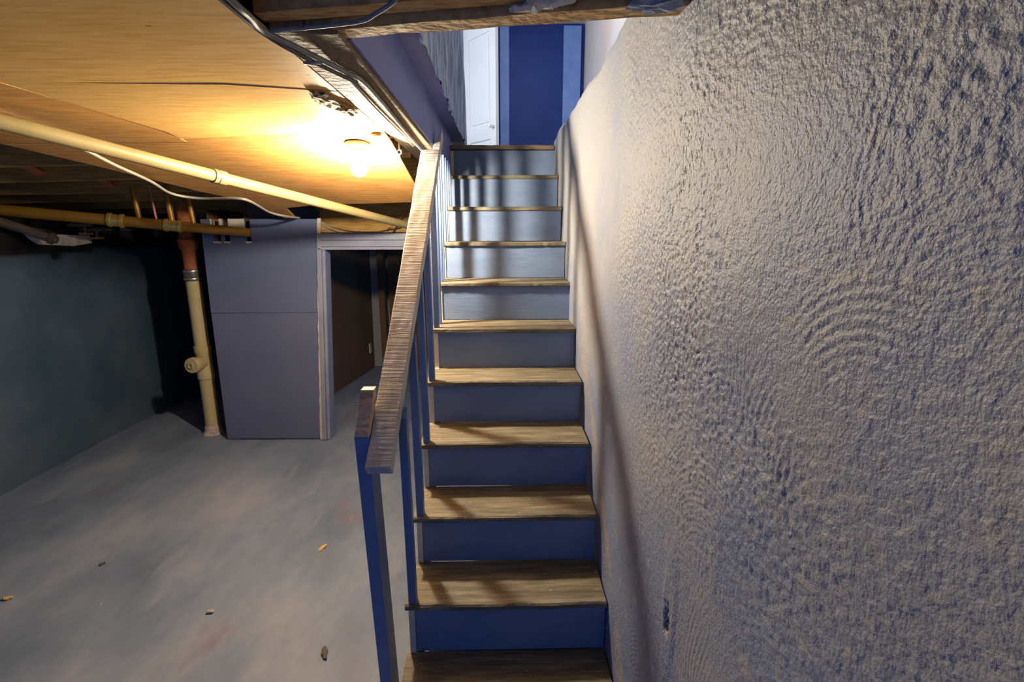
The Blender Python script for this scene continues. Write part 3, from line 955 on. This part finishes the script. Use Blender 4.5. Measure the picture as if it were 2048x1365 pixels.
sx, sy = -2.187, 3.10
sp = thing('soil_stack', 'vertical cream plastic waste stack with rusty iron top beside the partition', 'pipe', (sx, sy, 0.0))
MB().lathe([(0.057, 0.02), (0.057, 1.335)], (sx, sy, 0), seg=28).build('plastic_pipe', 'pvc', sp, smooth=True)
MB().lathe([(0.058, 0.50), (0.066, 0.503), (0.066, 0.56), (0.060, 0.57), (0.060, 0.72), (0.066, 0.73), (0.066, 0.785), (0.058, 0.788)], (sx, sy, 0), seg=28).build('cleanout_tee', 'pvc', sp, smooth=True)
ca = Vector((-0.16, -0.98, 0.03)).normalized()
cb = Vector((sx, sy, 0.645))
br = MB().lathe([(0.056, 0.02), (0.056, 0.105), (0.066, 0.110), (0.066, 0.140), (0.060, 0.150), (0.002, 0.151)], cb, ca, 28).build('cleanout_branch', 'pvc', sp, smooth=True)
e1 = ca.cross(Vector((0, 0, 1))).normalized()
fc = cb + ca * 0.151
for (u0, u1, v0, v1) in ((-0.022, 0.022, 0.014, 0.021), (-0.022, 0.022, -0.021, -0.014), (-0.022, -0.015, -0.014, 0.014), (0.015, 0.022, -0.014, 0.014)):
    P_ = lambda u, v, d_: fc + e1 * u + Vector((0, 0, 1)) * v + ca * d_
    MB().hexa([P_(u0, v0, -0.001), P_(u1, v0, -0.001), P_(u1, v0, 0.010), P_(u0, v0, 0.010)],
              [P_(u0, v1, -0.001), P_(u1, v1, -0.001), P_(u1, v1, 0.010), P_(u0, v1, 0.010)]).build('cap_square', 'pvc', br)
MB().lathe([(0.064, 1.335), (0.066, 1.34), (0.066, 1.425), (0.064, 1.43)], (sx, sy, 0), seg=28).build('rubber_coupling', 'rubber', sp, smooth=True)
for z in (1.345, 1.408):
    k_ = MB().lathe([(0.0672, z), (0.0685, z + 0.002), (0.0685, z + 0.012), (0.0672, z + 0.014)], (sx, sy, 0), seg=28).build('band_clamp', 'steel', sp, smooth=True)
    MB().box((sx + 0.010, sy - 0.080, z - 0.003), (sx + 0.034, sy - 0.066, z + 0.017)).build('clamp_screw', 'steel', k_, bevel=0.003)
o = MB().lathe([(0.054, 1.42), (0.055, 1.58), (0.072, 1.60), (0.074, 1.665), (0.068, 1.675), (0.058, 1.68), (0.058, 1.95)], (sx, sy, 0), seg=28).build('iron_pipe', 'rust', sp, smooth=True)
o = MB().lathe([(0.085, 0.0), (0.082, 0.012), (0.066, 0.03), (0.065, 0.055), (0.062, 0.075), (0.058, 0.08)], (sx, sy, 0), seg=24).build('concrete_collar', 'pvcdirty', sp, smooth=True)
rough_mesh(o, 0.004, 1, 12)

cable('water_pipe', [(-2.60, 3.75, 1.9), (-2.58, 3.72, 1.2), (-2.56, 3.70, 0.75), (-2.50, 3.62, 0.42), (-2.36, 3.40, 0.22), (-2.25, 3.22, 0.12), (-2.24, 3.20, 0.0)], 0.011, 'cable_grey',
      'thin grey pipe bending behind the waste stack in shadow', 'pipe')
o = MB().tube([(-3.0, 2.40, 1.80), (-2.86, 2.50, 1.725), (-2.80, 2.54, 1.69)], 0.032, 14).lathe([(0.040, 0), (0.042, 0.004), (0.042, 0.03), (0.026, 0.034), (0.024, 0.05)], (-2.80, 2.54, 1.69), (0.55, 0.3, -0.28), 18).build('pipe_stub', 'fixture', smooth=True)
tag(o, 'short dark pipe stub with a pale end poking from the left wall top', 'pipe')
for i, (x, y, z) in enumerate(((-2.90, 2.99, 1.715), (-2.90, 3.10, 1.680))):
    v = thing('valve', ('reddish valve handle under the ochre pipe, nearer the camera', 'reddish valve handle under the ochre pipe, nearer the waste stack')[i], 'valve', (x, y, z))
    spk = MB()
    for a in (0, 1, 2):
        an = a * math.pi / 3
        spk.tube([(x - 0.045 * math.cos(an), y - 0.045 * math.sin(an), z), (x + 0.045 * math.cos(an), y + 0.045 * math.sin(an), z)], 0.009, 8)
    spk.build('handle', 'copper', v, smooth=True)
    MB().tube([(x, y, z), (x, y, z + 0.06)], 0.012, 10).build('stem', 'fixture', v, smooth=True)
    MB().tube([(x - 0.12, y, z + 0.07), (x + 0.06, y, z + 0.07)], 0.016, 10).build('body', 'fixture', v, smooth=True)
o = MB().prism([(-3.012, 2.52, 1.79), (-3.012, 2.62, 1.68), (-3.012, 2.68, 1.64), (-3.012, 2.98, 1.62), (-3.012, 3.16, 1.64), (-3.012, 3.15, 1.70), (-3.012, 2.80, 1.71)], (0.014, 0, 0)).build('mortar_patch', 'plaster')
tag(o, 'pale mortar patch on the dark top of the left wall', 'mortar')

# loops of cable over the doorway
cable('cable', [(-1.06, 2.95, 1.80), (-0.98, 2.96, 1.765), (-0.86, 2.96, 1.733), (-0.74, 2.955, 1.722), (-0.60, 2.96, 1.722)], 0.006, 'cable_grey', 'upper grey cable loop lying over the doorway head')
cable('cable', [(-1.06, 2.97, 1.775), (-1.00, 2.98, 1.745), (-0.95, 2.98, 1.725), (-0.93, 3.02, 1.72)], 0.005, 'cable_grey', 'short grey cable loop at the left end of the doorway head')
cable('cable', [(-0.62, 2.96, 1.722), (-0.52, 2.96, 1.742), (-0.44, 2.96, 1.755), (-0.36, 2.98, 1.80)], 0.006, 'cable_white', 'pale cable curving up from the doorway head behind the handrail')
for i, (a, b) in enumerate((((-0.56, 3.02, 1.735), (-0.48, 3.342, 1.87)),)):
    o = MB().tube([a, b], 0.008, 8).build('lath_stick', 'joist')
    tag(o, ('short wooden lath leaning over the doorway head', 'longer wooden lath under the back ceiling edge')[i], 'wood')
o = MB().prism([(-0.215, 2.30, 2.088), (-0.115, 2.36, 2.082), (-0.06, 2.35, 2.083), (-0.06, 2.385, 2.081), (-0.13, 2.39, 2.081)], (0, 0, -0.006)).build('paper_scrap', 'cream')
tag(o, 'torn pale scrap on the ceiling left of the handrail', 'scrap')

struct(MB().box((-1.2, 3.35, 1.72), (0.6, 3.40, 2.02)).build('trim_6', 'joist'))
# outlet plate in the room beyond
ol = thing('outlet', 'small cream outlet plate low on the dark wall beyond the doorway', 'outlet', (-1.318, 5.14, 0.24))
MB().box((-1.326, 5.105, 0.22), (-1.314, 5.185, 0.345)).build('cover_plate', 'outlet', ol, bevel=0.003)
for z in (0.262, 0.303):
    MB().box((-1.315, 5.128, z - 0.014), (-1.311, 5.162, z + 0.014)).build('socket', 'cream', ol)

# debris on the floor
for (nm, x, y, m_, lab, sz) in (('dry_leaf', -0.661, 1.413, 'leaf', 'small curled tan leaf on the floor left of the newel', 0.020),
                               ('wood_chip', -2.042, 1.053, 'leaf', 'tan wood chip on the floor at the left', 0.016),
                               ('paint_flake', -0.404, 0.695, 'darkchip', 'dark curled flake on the floor beside the newel', 0.020),
                               ('wood_chip', -1.018, 0.944, 'cream', 'pale chip in the middle of the bare floor', 0.012),
                               ('paint_flake', -1.783, 1.303, 'darkchip', 'tiny dark flake on the floor at the left', 0.010)):
    o = MB().lump((x, y, 0.006), (sz * 1.5, sz * 0.6, 0.006), 2, 0.35, int(abs(x) * 100)).build(nm, m_, origin=(x, y, 0))
    o.rotation_euler.z = x * 3
    tag(o, lab, 'debris')
